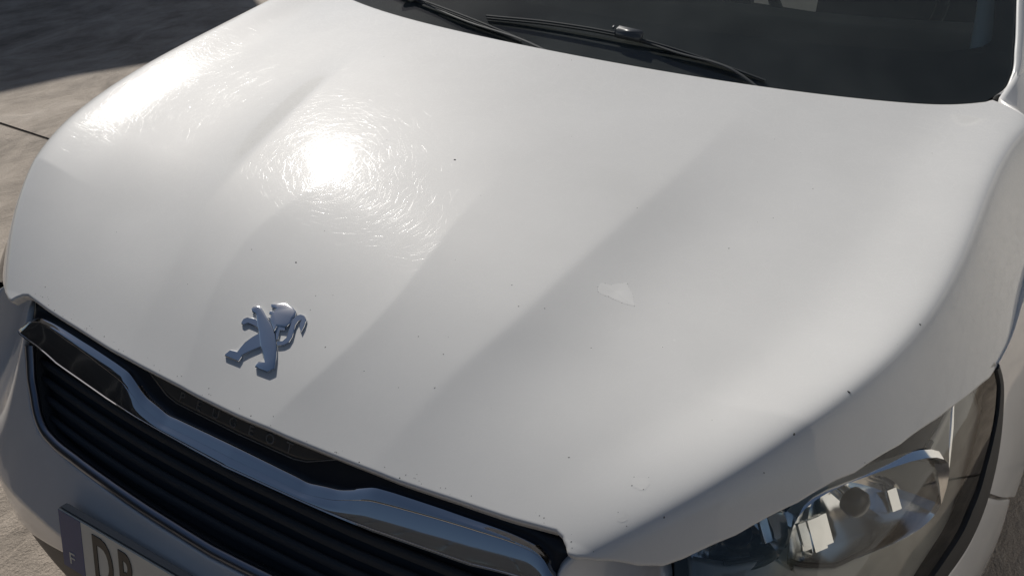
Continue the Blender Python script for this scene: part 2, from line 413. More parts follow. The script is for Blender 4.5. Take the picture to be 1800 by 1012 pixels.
def curl(P, n, sign, rad=.004, drop=.010):
    """roll the panel edge over: rows going outward and down"""
    t = np.gradient(P, axis=0); t /= np.linalg.norm(t, axis=1)[:, None]
    o = np.cross(t, n) * sign; o /= np.linalg.norm(o, axis=1)[:, None]
    rows = []
    for a in (25, 50, 75, 95):
        a = R_(a); rows.append(P + rad * (math.sin(a) * o - (1 - math.cos(a)) * n))
    rows.append(rows[-1] - drop * n)
    return rows
fr = curl(HP[:, 0], N[:, 0], 1); rr = curl(HP[:, -1], N[:, -1], -1, .003)
HP2 = np.concatenate([np.stack(fr[::-1], 1), HP, np.stack(rr, 1)], 1)
hood = grid('hood', HP2, M['paint'], car)

# badge -----------------------------------------------------------------------------------------
BADGE = {'torso': [[-72.3, 134.4], [-72.1, 137.7], [-69.4, 140.2], [-64.3, 141.6], [-57.6, 139.5], [-44.4, 133.1], [-31.1, 127.3], [-20.4, 120.8], [-10.2, 111.7], [-2.3, 104.5], [7.0, 93.1], [15.9, 79.6], [13.3, 76.8], [9.0, 73.3], [-12.5, 73.0], [-13.5, 75.8], [-12.1, 80.6], [-4.0, 82.5], [-11.3, 88.7], [-19.3, 93.9], [-26.4, 99.6], [-38.4, 111.1], [-47.8, 118.8], [-57.7, 128.2], [-62.3, 131.3], [-67.7, 131.1]], 'arm': [[-73.8, 115.2], [-74.1, 119.8], [-70.1, 123.4], [-56.9, 126.1], [-48.3, 122.1], [-44.0, 116.1], [-51.8, 116.5], [-64.1, 116.6], [-68.1, 112.4], [-72.0, 112.9]], 'leg': [[-37.6, 112.6], [-44.8, 103.7], [-49.5, 94.7], [-50.7, 87.8], [-51.1, 81.7], [-62.2, 80.4], [-65.7, 73.1], [-64.4, 71.1], [-40.0, 71.7], [-40.0, 77.3], [-41.0, 79.8], [-35.5, 85.8], [-21.9, 98.6]], 'head': [[-51.4, 149.9], [-43.1, 154.8], [-31.4, 158.6], [-18.6, 156.5], [-10.1, 152.9], [-6.3, 147.3], [-7.4, 143.0], [-4.5, 136.3], [-5.0, 130.6], [-8.1, 128.5], [-19.2, 127.2], [-17.1, 119.4], [-20.9, 121.4], [-30.6, 127.5], [-41.6, 132.9], [-37.3, 133.4], [-38.6, 136.8], [-42.9, 137.0], [-45.8, 141.3], [-39.1, 142.7], [-39.3, 146.9], [-47.7, 146.5]], 'paw': [[-20.8, 123.2], [-19.5, 127.4], [-8.3, 128.8], [-5.6, 126.0], [-13.2, 123.4], [-7.0, 112.7], [-8.7, 110.8]], 'tail': [[-7.3, 109.7], [0.5, 112.9], [2.7, 117.6], [-0.3, 125.0], [-3.3, 132.5], [-6.7, 142.2], [-4.6, 148.3], [-0.2, 151.6], [5.9, 151.5], [12.6, 147.5], [16.4, 139.4], [17.9, 130.3], [10.9, 134.9], [7.2, 139.9], [6.6, 145.0], [3.3, 142.4], [3.5, 136.5], [6.8, 129.1], [10.5, 121.5], [11.0, 113.7], [6.2, 108.5], [-2.5, 105.0]]}
def badge_piece(name, key, h, base, parent, inset=.0011, dome=False, tilt=0.0):
    pts = [(x / 1000, y / 1000) for x, y in BADGE[key]]
    bm = bmesh.new(); n = hood_n(np.array([-.015]), np.array([.105]))[0]
    vs = []
    for x, y in pts:
        z = float(hood_z(np.array([x]), np.array([y]))[0]); vs.append(bm.verts.new(np.array([x, y, z]) + n * base))
    f = bm.faces.new(vs); f.normal_update()
    if f.normal.dot(Vector(n)) < 0: f.normal_flip()
    r = bmesh.ops.extrude_face_region(bm, geom=[f])
    for v in r['geom']:
        if isinstance(v, bmesh.types.BMVert): v.co += Vector(n) * (h - base)
    topf = [q for q in r['geom'] if isinstance(q, bmesh.types.BMFace)]
    for ins, dep in ((inset * .35, .0005), (inset * .5, .0003)) + (((inset * .9, .0003),) if dome else ()):
        for q in topf: q.normal_update()
        bmesh.ops.inset_region(bm, faces=topf, thickness=ins, depth=dep, use_even_offset=False)
    bmesh.ops.triangulate(bm, faces=[q for q in bm.faces if len(q.verts) > 4])
    if tilt:
        ys = [p[1] for p in pts]; y0, y1 = min(ys), max(ys)
        for v in bm.verts:
            d_ = (Vector(v.co) - Vector((v.co.x, v.co.y, float(hood_z(np.array([v.co.x]), np.array([v.co.y]))[0])))).z
            if d_ > base + .001: v.co += Vector(n) * (tilt * (.5 - (v.co.y - y0) / (y1 - y0)))
    return from_bm(name, bm, M['badge_chrome'], parent, autosmooth=22)
badge = empty('badge', (0, 0, 0), car); tag(badge, 'chrome rampant lion badge')
badge_piece('badge_torso', 'torso', .0036, .0002, badge, .0014, True)
badge_piece('badge_foreleg', 'arm', .0026, .0003, badge, .0012)
badge_piece('badge_hind_leg', 'leg', .0026, .0004, badge, .0013)
badge_piece('badge_head', 'head', .0034, .0005, badge, .0013, True, .0040)
badge_piece('badge_paw', 'paw', .0022, .0006, badge, .0005)
badge_piece('badge_tail', 'tail', .0025, .0003, badge, .0010)

# peeled lacquer and specks on the hood
def patch(name, pts, mat, parent, lift=.0004):
    bm = bmesh.new(); P = np.array(pts) / 1000
    z = hood_z(P[:, 0], P[:, 1]); n = hood_n(P[:, 0], P[:, 1])
    Q = np.stack([P[:, 0], P[:, 1], z], 1); ring = [bm.verts.new(q) for q in Q + n * .0001]
    c2 = P.mean(0); ins = c2 + (P - c2) * .95; zi = hood_z(ins[:, 0], ins[:, 1])
    up = [bm.verts.new(q) for q in np.stack([ins[:, 0], ins[:, 1], zi + lift], 1)]
    cz = float(hood_z(c2[:1], c2[1:])[0]) + lift; cv = bm.verts.new((c2[0], c2[1], cz))
    k = len(ring)
    for i in range(k):
        bm.faces.new((ring[i], ring[(i + 1) % k], up[(i + 1) % k], up[i])); bm.faces.new((up[i], up[(i + 1) % k], cv))
    return from_bm(name, bm, mat, parent)
PEEL = [[339.1, 338.2], [338.6, 347.3], [349.4, 349.8], [355.0, 354.8], [362.4, 360.3], [366.1, 365.3], [375.4, 356.5], [383.3, 349.8], [393.0, 333.1], [376.5, 330.9], [368.6, 330.9], [358.4, 331.6], [347.0, 330.4], [341.2, 332.4]]
def ragged(pts, jit, n=3):
    rg = random.Random(len(pts)); out = []
    for (x0, y0), (x1, y1) in zip(pts, pts[1:] + pts[:1]):
        for k in range(n):
            t = k / n; out.append([x0 + (x1 - x0) * t + rg.uniform(-jit, jit), y0 + (y1 - y0) * t + rg.uniform(-jit, jit)])
    return out
PEEL = ragged(PEEL, .8)
patch('peeled_lacquer', PEEL, M['flake'], hood, .00012)
for cx_, cy_, r_, k_ in ((502, 113, 9.5, 11), (499, 78, 6.5, 9), (452, 285, 2.6, 7), (460, 300, 2.0, 6)):
    ring = [[cx_ + r_ * math.cos(q) * rng.uniform(.6, 1.25), cy_ + r_ * .8 * math.sin(q) * rng.uniform(.6, 1.25)] for q in np.linspace(0, 2 * np.pi, k_, endpoint=False)]
    patch('peeled_lacquer', ragged(ring, .5, 2), M['flake'], hood, .00012)

SPECKS = [(0.02, 0.49, 7), (-0.422, 0.064, 3), (-0.065, 0.217, 4), (-0.3, 0.738, 2), (0.036, 0.846, 2), (0.712, 0.428, 4), (0.666, 0.287, 5), (0.63, 0.214, 5), (0.539, 0.094, 3), (0.214, 0.168, 3), (0.228, 0.128, 3), (0.062, 0.124, 3), (0.416, 0.116, 3), (0.265, 0.263, 2.5), (0.32, 0.499, 2), (0.46, 0.488, 2.5), (0.452, 0.285, 2), (0.296, 0.275, 2), (-0.388, 0.175, 2), (-0.142, 0.211, 2), (0.17, 0.177, 2), (0.615, 0.173, 2.5), (0.374, 0.251, 2), (-0.113, 0.495, 2), (0.492, 0.576, 2), (0.521, 0.667, 2), (0.652, 0.843, 2.5), (-0.001, 0.182, 2), (0.006, 0.162, 2), (-0.194, 0.134, 1.5), (0.185, 0.113, 2), (0.131, 0.115, 2), (0.495, 0.109, 3), (0.508, 0.109, 3), (0.493, 0.118, 2.5), (0.508, 0.122, 2), (0.507, 0.073, 3), (0.493, 0.081, 2.5), (0.703, 0.263, 2), (0.239, 0.29, 2), (0.154, 0.619, 1.5), (-0.064, 0.279, 1.5), (0.146, 0.299, 1.5)]
bm = bmesh.new(); rnd = random.Random(7)
def speck(x, y, size, squash=.3):
    z = float(hood_z(np.array([x]), np.array([y]))[0]); n = Vector(hood_n(np.array([x]), np.array([y]))[0])
    r = bmesh.ops.create_icosphere(bm, subdivisions=1, radius=size)
    q = n.to_track_quat('Z', 'Y').to_matrix(); a = rnd.random() * 6.28; el = rnd.uniform(.45, 1.0)
    for v in r['verts']:
        c0 = v.co.copy(); c0 *= rnd.uniform(.7, 1.3); c0 = Vector((c0.x * el, c0.y, c0.z * squash)); c0.rotate(Matrix.Rotation(a, 3, 'Z'))
        v.co = q @ c0 + Vector((x, y, z))
for x, y, s in SPECKS: speck(x, y, s * (.00042 if not (.48 < x < .53 and y < .13) else .00024))
for k in range(60):   # chips along the leading edge
    x = rnd.uniform(-.44, .5); speck(x, float(front_y(abs(x))) + abs(rnd.gauss(0, .006)) + .001, rnd.uniform(.0003, .0010))
for k in range(26):
    x = rnd.uniform(-.7, .7); speck(x, rnd.uniform(.1, .85), rnd.uniform(.0003, .0007))
for a, b in zip(PEEL, PEEL[1:] + PEEL[:1]):
    for k in range(1):
        t = rnd.random()
        if rnd.random() < .7: speck((a[0] + (b[0] - a[0]) * t) / 1000, (a[1] + (b[1] - a[1]) * t) / 1000, rnd.uniform(.0003, .0008))
specks = from_bm('dirt_specks', bm, M['chip'], hood); tag(specks, kind='stuff')

# front skin: bumper, grille, lamps --------------------------------------------------------------
GZS = [0, .1, .2, .3, .393, .425, .441, .455, .465, .480, .490, .497]
GZZ = [.538, .540, .544, .547, .555, .577, .600, .624, .647, .692, .704, .705]
LZS = [.497, .59, .62, .65, .69, .79, .94, 1.055, 1.122, 1.173, 1.30, 1.40, 1.50]
LZZ = [.705, .707, .693, .658, .623, .573, .553, .572, .590, .630, .552, .482, .42]
lens_low = lambda s: np.interp(s, [.62, .65, .69, .79, .94, 1.055, 1.122, 1.173, 1.185, 1.22, 1.25, 1.258], [.699, .664, .629, .579, .559, .578, .596, .632, .650, .700, .748, .766])
def bumper_top(a): return np.where(a < .497, np.interp(a, GZS, GZZ), np.interp(a, LZS, LZZ)) - .002
def bumper_low(a): return np.interp(a, [0, .27, .40, .60, .8, 1.1, 1.6], [.418, .418, .375, .325, .300, .28, .27])
ARCH_Y, ARCH_R = .90, .34
sarr = np.concatenate([np.linspace(0, .40, 50)[:-1], np.linspace(.40, .51, 70)[:-1], np.linspace(.51, .75, 60)[:-1], np.linspace(.75, 1.30, 80)])
sarr = np.concatenate([-sarr[:0:-1], sarr])
def strip(name, s, lo, hi, nz, mat, parent, off=0.0, solid=.003, roll=.004):
    t = np.linspace(0, 1, nz)
    S = s[:, None] + 0 * t; Z = lo[:, None] + (hi - lo)[:, None] * t
    P = skin(S, Z, off); n = body_n(S, Z)
    if roll:
        # rolled edges, top and bottom
        def edge(i, d):
            up = P[:, i] - P[:, i - d]; up /= np.linalg.norm(up, axis=1)[:, None]
            return [P[:, i] + roll * (math.sin(R_(a)) * up * .6 - (1 - math.cos(R_(a))) * n[:, i]) for a in (35, 65, 90)] + [P[:, i] + roll * .6 * up - n[:, i] * .014]
        P = np.concatenate([np.stack(edge(0, -1)[::-1], 1), P, np.stack(edge(nz - 1, 1), 1)], 1)
    return grid(name, P, mat, parent, solid=solid)
a = np.abs(sarr)
bumper = strip('bumper', sarr, bumper_low(a), bumper_top(a), 46, M['paint_plain'], car)
sl = sarr[a < 1.2]; al = np.abs(sl)
strip('valance', sl, np.full(len(sl), .14), bumper_low(al) - .002, 14, M['black_plastic'], car, off=-.010 * np.clip(1 - al / .7, 0, 1)[:, None] - .002)

# grille
grille = empty('grille', (0, 0, 0), car)
sg = np.linspace(-.50, .50, 121); ag = np.abs(sg)
t = np.linspace(0, 1, 8); lo = np.interp(ag, GZS, GZZ) - .015; hi = np.full(len(sg), .700)
S = sg[:, None] + 0 * t; Z = lo[:, None] + (hi - lo)[:, None] * t
grid('grille_backing', skin(S, Z, -.036), M['grille_black'], grille, solid=.003)
for zc, half in ((.566, .42), (.588, .445), (.610, .462), (.632, .472)):
    ss_ = np.linspace(-half, half, 60); prof = [(-.007, .000), (.002, .006), (.006, .002), (.004, -.003), (-.004, -.006)]
    P = np.stack([skin(ss_, zc + b, -.016 + a_ - .010) for b, a_ in prof] + [skin(ss_, zc - .007, -.026)], 1)
    grid('slat', P, M['grille_black'], grille)
for sgn in (0,):
    pa = [(.461, .658), (.453, .637), (.443, .614), (.429, .596), (.408, .573), (.385, .560), (.355, .5545), (.295, .5525), (.2, .5505), (.1, .5475), (0, .5455)]
    pa = pa + [(-s_, z_) for s_, z_ in pa[-2::-1]]
    pr = resample(pa, 160); P3 = skin(pr[:, 0], pr[:, 1], -.004)
    nrm = body_n(pr[:, 0], pr[:, 1])
    tg = np.gradient(P3, axis=0); tg /= np.linalg.norm(tg, axis=1)[:, None]; side = np.cross(tg, nrm)
    ang = np.linspace(0, 2 * np.pi, 13)[:-1]
    V = P3[:, None] + .0085 * np.cos(ang)[None, :, None] * side[:, None] + .006 * np.sin(ang)[None, :, None] * nrm[:, None]
    grid('grille_frame', V.transpose(1, 0, 2), M['satin_chrome'], grille, close_u=True)
# chrome bar
CBS = [0, .115, .133, .148, .165, .182, .200, .216, .232, .26, .33, .42, .452, .468, .476]
CBZ = [.6755, .6735, .6725, .6750, .6775, .6795, .6850, .6910, .6965, .6985, .7010, .7030, .7025, .6940, .676]
sb = np.linspace(-.475, .475, 300); ab = np.abs(sb)
zt = np.interp(ab, CBS, CBZ); zt = np.convolve(np.pad(zt, 2, 'edge'), np.ones(5) / 5, 'valid')
zb = np.interp(ab, [0, .25, .38, .455, .475], [.6525, .6555, .6600, .670, .675])
liner_p = resample(pa, 120)
grid('frame_liner', np.stack([skin(liner_p[:, 0] * k_, liner_p[:, 1] + dz_, o_) for k_, dz_, o_ in ((1.004, -.002, -.006), (1.02, -.008, -.05))], 1), M['grille_black'], grille, solid=.003)
ridge = np.interp(ab, [0, .07, .13, .17, .20, .26, .36, .44, .475], [.46, .44, .40, .52, .66, .72, .82, .86, .86])
def bar(name, rows, mat, sharp=40):
    return grid(name, np.stack([skin(sb, zb + (zt - zb) * tt, oo) for tt, oo in rows], 1), mat, grille, autosmooth=sharp)
lip = np.interp(ab, [0, .07, .135, .475], [1, 1, 1, 1])
bar('chrome_lip', [(-.05, -.012), (-.04, .002 + .002 * lip), (-.02, .0040 + .0045 * lip), (.0, .0045 + .0053 * lip), (.03, .0044 + .0052 * lip), (.05, .0036 + .0044 * lip)], M['chrome'])
bar('lower_bar', [(.05, .0038 + .0044 * lip), (.10, .0036 + .0048 * lip), (ridge * .5, .0036 + .0026 * lip), (ridge - .06, .0040), (ridge - .02, .0034)], M['chrome'], 60)
bar('chrome_bar', [(ridge - .04, .0022), (ridge - .02, .0036), (ridge, .0040), (ridge + .04, .0036), (ridge * .5 + .5, .0016), (.96, -.0006), (1.0, -.0020), (1.02, -.012)], M['chrome'])
# dark recess between chrome bar and hood edge
t = np.linspace(0, 1, 6)
S = sg[:, None] + 0 * t; zl = np.interp(ag, [0, .44, .50], [.655, .663, .60]); Z = zl[:, None] + (.718 - zl)[:, None] * t
surround = grid('grille_surround', skin(S, Z, -.008), M['black_gloss'], grille, solid=.002)
# nameplate with raised letters
nameplate_s = np.linspace(-.195, .170, 90); nc = nameplate_s + .0125
zl = np.interp(np.abs(nc), [0, .112, .135, .155, .182], [.6895, .6898, .693, .700, .7095]); t = np.linspace(0, 1, 6)
S = nameplate_s[:, None] + 0 * t; Z = zl[:, None] + (.717 - zl)[:, None] * t
nameplate = grid('nameplate', skin(S, Z, -.0045), M['smoke'], car, solid=.004)
tube('nameplate_rim', skin(nameplate_s, zl, -.0040), .0008, M['dull_letter'], nameplate, 6)
def text_mesh(ch, size, depth, bevel=0.0, bold=0.0):
    cu = bpy.data.curves.new('glyph', 'FONT'); cu.body = ch; cu.size = size; cu.extrude = depth; cu.align_x = 'CENTER'; cu.offset = bold; cu.resolution_u = 4
    o = bpy.data.objects.new('glyph', cu); COL.objects.link(o)
    dg = bpy.context.evaluated_depsgraph_get(); me = bpy.data.meshes.new_from_object(o.evaluated_get(dg))
    bpy.data.objects.remove(o); bpy.data.curves.remove(cu)
    return me
for ch, s0 in zip('PEUGEOT', (-.1165, -.082, -.0475, -.013, .0215, .056, .0905)):
    me = text_mesh(ch, .0165, .0008)
    co = np.array([v.co for v in me.vertices]); P = skin(s0 + co[:, 0] * 1.25, .6945 + co[:, 1], -.0040 + co[:, 2])
    for v, p in zip(me.vertices, P): v.co = p
    link('letter', me, M['dull_letter'], nameplate, False)

# number plate
plate = empty('number_plate', (0, 0, 0), car)
pt, pb = np.array([0., -.094, .5185]), np.array([0., -.109, .4190])
up = (pt - pb) / np.linalg.norm(pt - pb); fwd = np.cross(np.array([1., 0, 0]), up)
def plate_pt(u, v_, d): return pb + np.array([u, 0, 0]) + up * v_ + fwd * d      # u along, v up, d proud
def plate_box(name, u0, u1, v0, v1, d0, d1, mat, bev=0.0012):
    bm = bmesh.new(); box_bm(bm, (u0, v0, d0), (u1, v1, d1), bev)
    for v in bm.verts: v.co = Vector(plate_pt(*v.co))
    return from_bm(name, bm, mat, plate)
plate_box('plate_holder', -.2625, .2625, -.003, .1000, -.016, -.0006, M['holder'], .003)
plate_box('plate_panel', -.2600, .2600, 0, .1005, -.001, .0012, M['plate'])
plate_box('country_band', -.2585, -.2120, .0015, .099, .0005, .0016, M['plate_blue'], .0002)
for ch, u0 in (('D', -.170), ('R', -.122)):
    me = text_mesh(ch, .116, .0005, bold=.0026)
    for v in me.vertices:
        x, y, z = v.co; v.co = Vector(plate_pt(u0 + x * .50, .0095 + y * .99, .0018 + z))
    link('letter', me, M['plate_black'], plate, False)
me = text_mesh('F', .030, .0003)
for v in me.vertices: x, y, z = v.co; v.co = Vector(plate_pt(-.238 + x, .012 + y, .0019 + z))
link('letter', me, M['plate'], plate, False)

# headlights
LTOP = lambda a: np.interp(a, [.63, 1.248, 1.2485, 1.259], [9, 9, .784, .770])
def lamp(sgn):
    s = np.concatenate([np.linspace(.632, 1.235, 90), np.linspace(1.236, 1.2578, 14)])
    hi = np.minimum(smooth_interp(SP, TOP[:, 2], s) + .006, LTOP(s)); lo = np.minimum(lens_low(s), hi - .003)
    t = np.linspace(0, 1, 24)
    S = s[:, None] + 0 * t; Z = lo[:, None] + (hi - lo)[:, None] * t
    P = skin(S, Z, -.002); P[..., 0] *= sgn
    root = empty('headlight', (0, 0, 0), car)
    grid('lens', P, M['lens'], root, flip=sgn < 0)
    def rec(off, lift): 
        Q = skin(S, Z, off); Q[..., 2] -= lift; Q[..., 0] *= sgn; return Q
    # dark housing shell behind the lens
    Q = skin(S, Z, -.105 * np.clip(np.sin(np.pi * np.clip((s - .60) / .70, 0, 1)), .12, 1)[:, None] ** .6)
    Q[..., 0] *= sgn; grid('housing', Q, M['lamp_dark'], root, flip=sgn < 0)
    # black gasket following the outer and lower edge
    path = [(.63, .695), (.65, .660), (.69, .627), (.79, .578), (.94, .559), (1.055, .577), (1.122, .595), (1.165, .624), (1.188, .651), (1.223, .701), (1.241, .729), (1.259, .766), (1.252, .786)]
    pr = resample(path, 90); G = skin(pr[:, 0], pr[:, 1], .0005); n = body_n(pr[:, 0], pr[:, 1])
    tg = np.gradient(G, axis=0); tg /= np.linalg.norm(tg, axis=1)[:, None]; inn = np.cross(n, tg)
    wid = np.interp(np.linspace(0, 1, 90), [0, .2, .42, .6, .72, .82, .92, 1], [.006, .010, .018, .034, .046, .036, .014, .007])[:, None]
    rows = [G - inn * .004 - n * .012, G - inn * .003, G + n * .001, G + inn * wid * .5 + n * .0012, G + inn * wid, G + inn * (wid + .006) - n * .02]
    V = np.stack(rows, 1); V[..., 0] *= sgn; grid('gasket', V, M['rubber'], root, flip=sgn < 0, autosmooth=45)
    # grey bezel shelf under and around the reflectors
    sb_ = np.linspace(.655, 1.215, 70); zl_ = np.interp(sb_, [.655, .70, .80, .95, 1.05, 1.15, 1.215], [.675, .645, .605, .590, .597, .615, .70])
    zh_ = np.interp(sb_, [.655, .70, .76, .80, .86, .92, .98, 1.02, 1.06, 1.215], [.715, .707, .709, .690, .672, .668, .672, .690, .74, .79])
    t2 = np.linspace(0, 1, 10); S2 = sb_[:, None] + 0 * t2; Z2 = zl_[:, None] + (zh_ - zl_)[:, None] * t2
    V = skin(S2, Z2, -.014 - .022 * t2[None, :]); V[..., 0] *= sgn
    grid('bezel', V, M['lamp_grey'], root, flip=sgn < 0, solid=.003)
    def reflector(sc, zc, ws, hz, depth, ex, name='reflector'):
        c = skin(np.array([sc]), np.array([zc]), -.022)[0]; n0 = body_n(np.array([sc]), np.array([zc]))[0]
        ax = n0 * np.array([.75, 1, .2]); ax /= np.linalg.norm(ax)
        hx_ = np.cross([0, 0, 1], ax); hx_ /= np.linalg.norm(hx_); vy = np.cross(ax, hx_)
        nr, na = 7, 28; rows = []
        for i in range(nr):
            r_ = i / (nr - 1)
            ring = []
            for j in range(na):
                th = 2 * np.pi * j / na; cx, sy = math.cos(th), math.sin(th)
                px = math.copysign(abs(cx) ** ex, cx) * ws * (.16 + .84 * r_); py = math.copysign(abs(sy) ** ex, sy) * hz * (.16 + .84 * r_)
                facet = .005 * ((j // 2) % 2) * r_ * (1 - r_) * 4
                ring.append(c + hx_ * px + vy * py - ax * (depth * (1 - r_ ** 1.8) + facet))
            rows.append(ring)
        rows.append([p + (p - c) * .05 + ax * .004 for p in rows[-1]]); rows.append([p + (p - c) * .045 - ax * .012 for p in rows[-1]])
        V = np.array(rows).transpose(1, 0, 2); V[..., 0] *= sgn
        o = grid(name, V, M['reflector'], root, flip=sgn < 0, close_u=True, autosmooth=14)
        # bulb with its dark cap on a bright collar
        def along(ds): 
            q = np.array([c - ax * (depth - d_) for d_ in ds]); q[:, 0] *= sgn; return q
        tube('bulb', along((.0, .012, .030, .036)), [.010, .010, .010, .004], M['reflector'], root, 14, up=(0.1, .2, 1))
        tube('bulb_cap', along((.031, .034, .046, .052, .054)), [.010, .0165, .0175, .013, .004], M['lamp_dark'], root, 16, up=(0.1, .2, 1))
    reflector(.900, .722, .112, .058, .062, .62)
    reflector(.706, .738, .052, .046, .042, .85)
    hn = np.array([.66, -.44, .61]); hn /= np.linalg.norm(hn)  # mirror plates added and angled to give pale glints inside the lamp
    hu = np.cross([0, 0, 1], hn); hu /= np.linalg.norm(hu); hv = np.cross(hn, hu)
    for s_, z_, o_, w_, h_ in ((.800, .722, -.026, .006, .030), (.826, .716, -.034, .010, .036), (.850, .712, -.044, .007, .034), (.985, .700, -.040, .008, .026), (.748, .735, -.030, .006, .026)):
        c0 = skin(np.array([s_]), np.array([z_]), o_)[0]
        q = np.array([[c0 + hu * a_ * w_ + hv * b_ * h_ / 1.0 * .5 + hn * d_ for d_, b_ in ((-.004, -1.05), (0, -1), (0, 1), (-.004, 1.05))] for a_ in (-1, -.9, .9, 1)])
        q[0] -= hn * .004; q[-1] -= hn * .004; q[..., 0] *= sgn
        grid('added_glint_plate', q, M['reflector'], root, flip=sgn < 0, solid=.002, autosmooth=20)
    # upright chrome fin at the outer end
    fp = skin(np.array([1.05, 1.09, 1.12, 1.15]), np.array([.62, .68, .73, .77]), -.035); fp[:, 0] *= sgn
    tube('trim_fin', resample(fp, 20), np.interp(np.linspace(0, 1, 20), [0, .4, .8, 1], [.004, .011, .006, .002]), M['reflector'], root, 6, .35)
    seam = skin(sb_, zh_ - .001, -.0345); seam[:, 0] *= sgn
    tube('bezel_seam', seam[5:52], .003, M['rubber'], root, 6)
    return root
for sgn in (1, -1): lamp(sgn)

# fenders, doors, sides ---------------------------------------------------------------------------
def side_panel(name, s0, s1, lo_f, hi_f, sgn, mat, n=60, nz=30, solid=.004):
    s = np.linspace(s0, s1, n); lo = lo_f(s); hi = hi_f(s); t = np.linspace(0, 1, nz)
    S = s[:, None] + 0 * t; Z = lo[:, None] + (hi - lo)[:, None] * t
    P = skin(S, Z); n_ = body_n(S, Z)
    P = np.concatenate([P[:, :1] - n_[:, :1] * .012, P, P[:, -1:] - n_[:, -1:] * .012], 1)
    P = np.concatenate([P[:1] - .012 * np.concatenate([n_[:1, :1], n_[:1], n_[:1, -1:]], 1), P, P[-1:] - .012 * np.concatenate([n_[-1:, :1], n_[-1:], n_[-1:, -1:]], 1)], 0)
    P[..., 0] *= sgn
    return grid(name, P, mat, car, flip=sgn < 0, autosmooth=40)
S_OF_Y = lambda y: np.interp(y, MID[11:, 1], SP[11:])
def arch(y, yc_): 
    d = ARCH_R ** 2 - (y - yc_) ** 2
    return np.where(d > 0, .31 + np.sqrt(np.clip(d, 0, None)), .22)
def y_of_s(s): return np.interp(s, SP, MID[:, 1])
topz = lambda s: smooth_interp(SP, TOP[:, 2], s)
SA, SB_, SC, SD, SE = 1.2565, S_OF_Y(1.28), S_OF_Y(2.25), S_OF_Y(3.05), SP[-1]
for sgn in (1, -1):
    lof = lambda s: np.maximum(np.interp(s, [1.173, 1.30, 1.40, 1.50], [.637, .557, .487, .425]), arch(y_of_s(s), ARCH_Y)) * (y_of_s(s) < ARCH_Y) + arch(y_of_s(s), ARCH_Y) * (y_of_s(s) >= ARCH_Y)
    hif = lambda s: np.where(s < 1.275, np.interp(s, [1.2565, 1.262, 1.275], [.60, .66, .70]), topz(s) - .004)
    # strip above and behind the headlight tip
    s = np.concatenate([np.linspace(1.2555, 1.30, 20), np.linspace(1.301, SB_ - .004, 60)])
    lo = lof(s); hi = topz(s) + .003
    lampb = np.interp(s, [1.2555, 1.262, 1.272, 1.2725], [.60, .60, .60, 0])
    t = np.linspace(0, 1, 40); S = s[:, None] + 0 * t
    # leading columns begin at the lamp's trailing edge
    def lead(z): return np.interp(z, [.60, .632, .65, .70, .72, .762, .782, .80, .83], [1.178, 1.1785, 1.192, 1.2265, 1.2405, 1.2625, 1.2575, 1.2555, 1.255])
    Z = lo[:, None] + (hi - lo)[:, None] * t
    S = lead(Z) + (SB_ - .004 - lead(Z)) * ((s - s[0]) / (s[-1] - s[0]))[:, None]
    Z = lof(S[:, :1]) + (smooth_interp(SP, TOP[:, 2], S) + .002 - lof(S[:, :1])) * t[None]
    S = lead(Z) + (SB_ - .004 - lead(Z)) * ((s - s[0]) / (s[-1] - s[0]))[:, None]
    P = skin(S, Z); n_ = body_n(S, Z)
    P = np.concatenate([P[:, :1] - n_[:, :1] * .012, P, P[:, -1:] - n_[:, -1:] * .012], 1)
    P = np.concatenate([P[:1] - .012 * np.concatenate([n_[:1, :1], n_[:1], n_[:1, -1:]], 1), P], 0)
    P[..., 0] *= sgn
    grid('fender', P, M['paint_plain'], car, flip=sgn < 0, autosmooth=40)
    # shoulder between the hood seam and the windscreen pillar
    yy = np.linspace(.70, 1.30, 50)
    xi = np.interp(yy, [.70, .72, .91, .985, 1.033, 1.065, 1.088, 1.15, 1.30], [.826, .826, .816, .794, .763, .734, .715, .728, .735])
    xo = skin(S_OF_Y(yy), smooth_interp(SP, TOP[:, 2], S_OF_Y(yy)))[:, 0]
    zi = np.where(yy < 1.09, hood_z(xi, np.minimum(yy, 1.08)), .968 + (yy - 1.09) * .40); zo = smooth_interp(SP, TOP[:, 2], S_OF_Y(yy)) + .001
    t = np.linspace(0, 1, 14)
    bul = np.sin(np.pi * t)[None] * np.clip((xo - xi), 0, .1)[:, None] * .16
    V = np.stack([xi[:, None] + (xo - xi)[:, None] * t, yy[:, None] + 0 * t, zi[:, None] + (zo - zi)[:, None] * t + bul], -1)
    V = np.concatenate([V[:, :1] - np.array([0, 0, .012]), V], 1); V[..., 0] *= sgn
    grid('fender_shoulder', V, M['paint_plain'], car, flip=sgn > 0)
    low = lambda s: np.full(len(s), .25)
    for a0, a1 in ((SB_ + .003, SC - .003), (SC + .003, SD - .003)):
        d = side_panel('door', a0, a1, low, lambda s: topz(s) + .02, sgn, M['paint_plain'])
        hs = np.linspace(a1 - .20, a1 - .06, 12); hp = skin(hs, np.full(12, .80), .022); hp[0] = skin(hs[:1], np.array([.80]), -.002)[0]; hp[-1] = skin(hs[-1:], np.array([.80]), -.002)[0]; hp[:, 0] *= sgn
        tube('door_handle', hp, .009, M['paint_plain'], d, 8)
    side_panel('rear_fender', SD + .003, SE, lambda s: arch(y_of_s(s), 3.45), lambda s: topz(s) + .02, sgn, M['paint_plain'])
    low_sill = side_panel('sill', SB_ - .2, SD, lambda s: np.full(len(s), .17), lambda s: np.full(len(s), .247), sgn, M['black_plastic'])
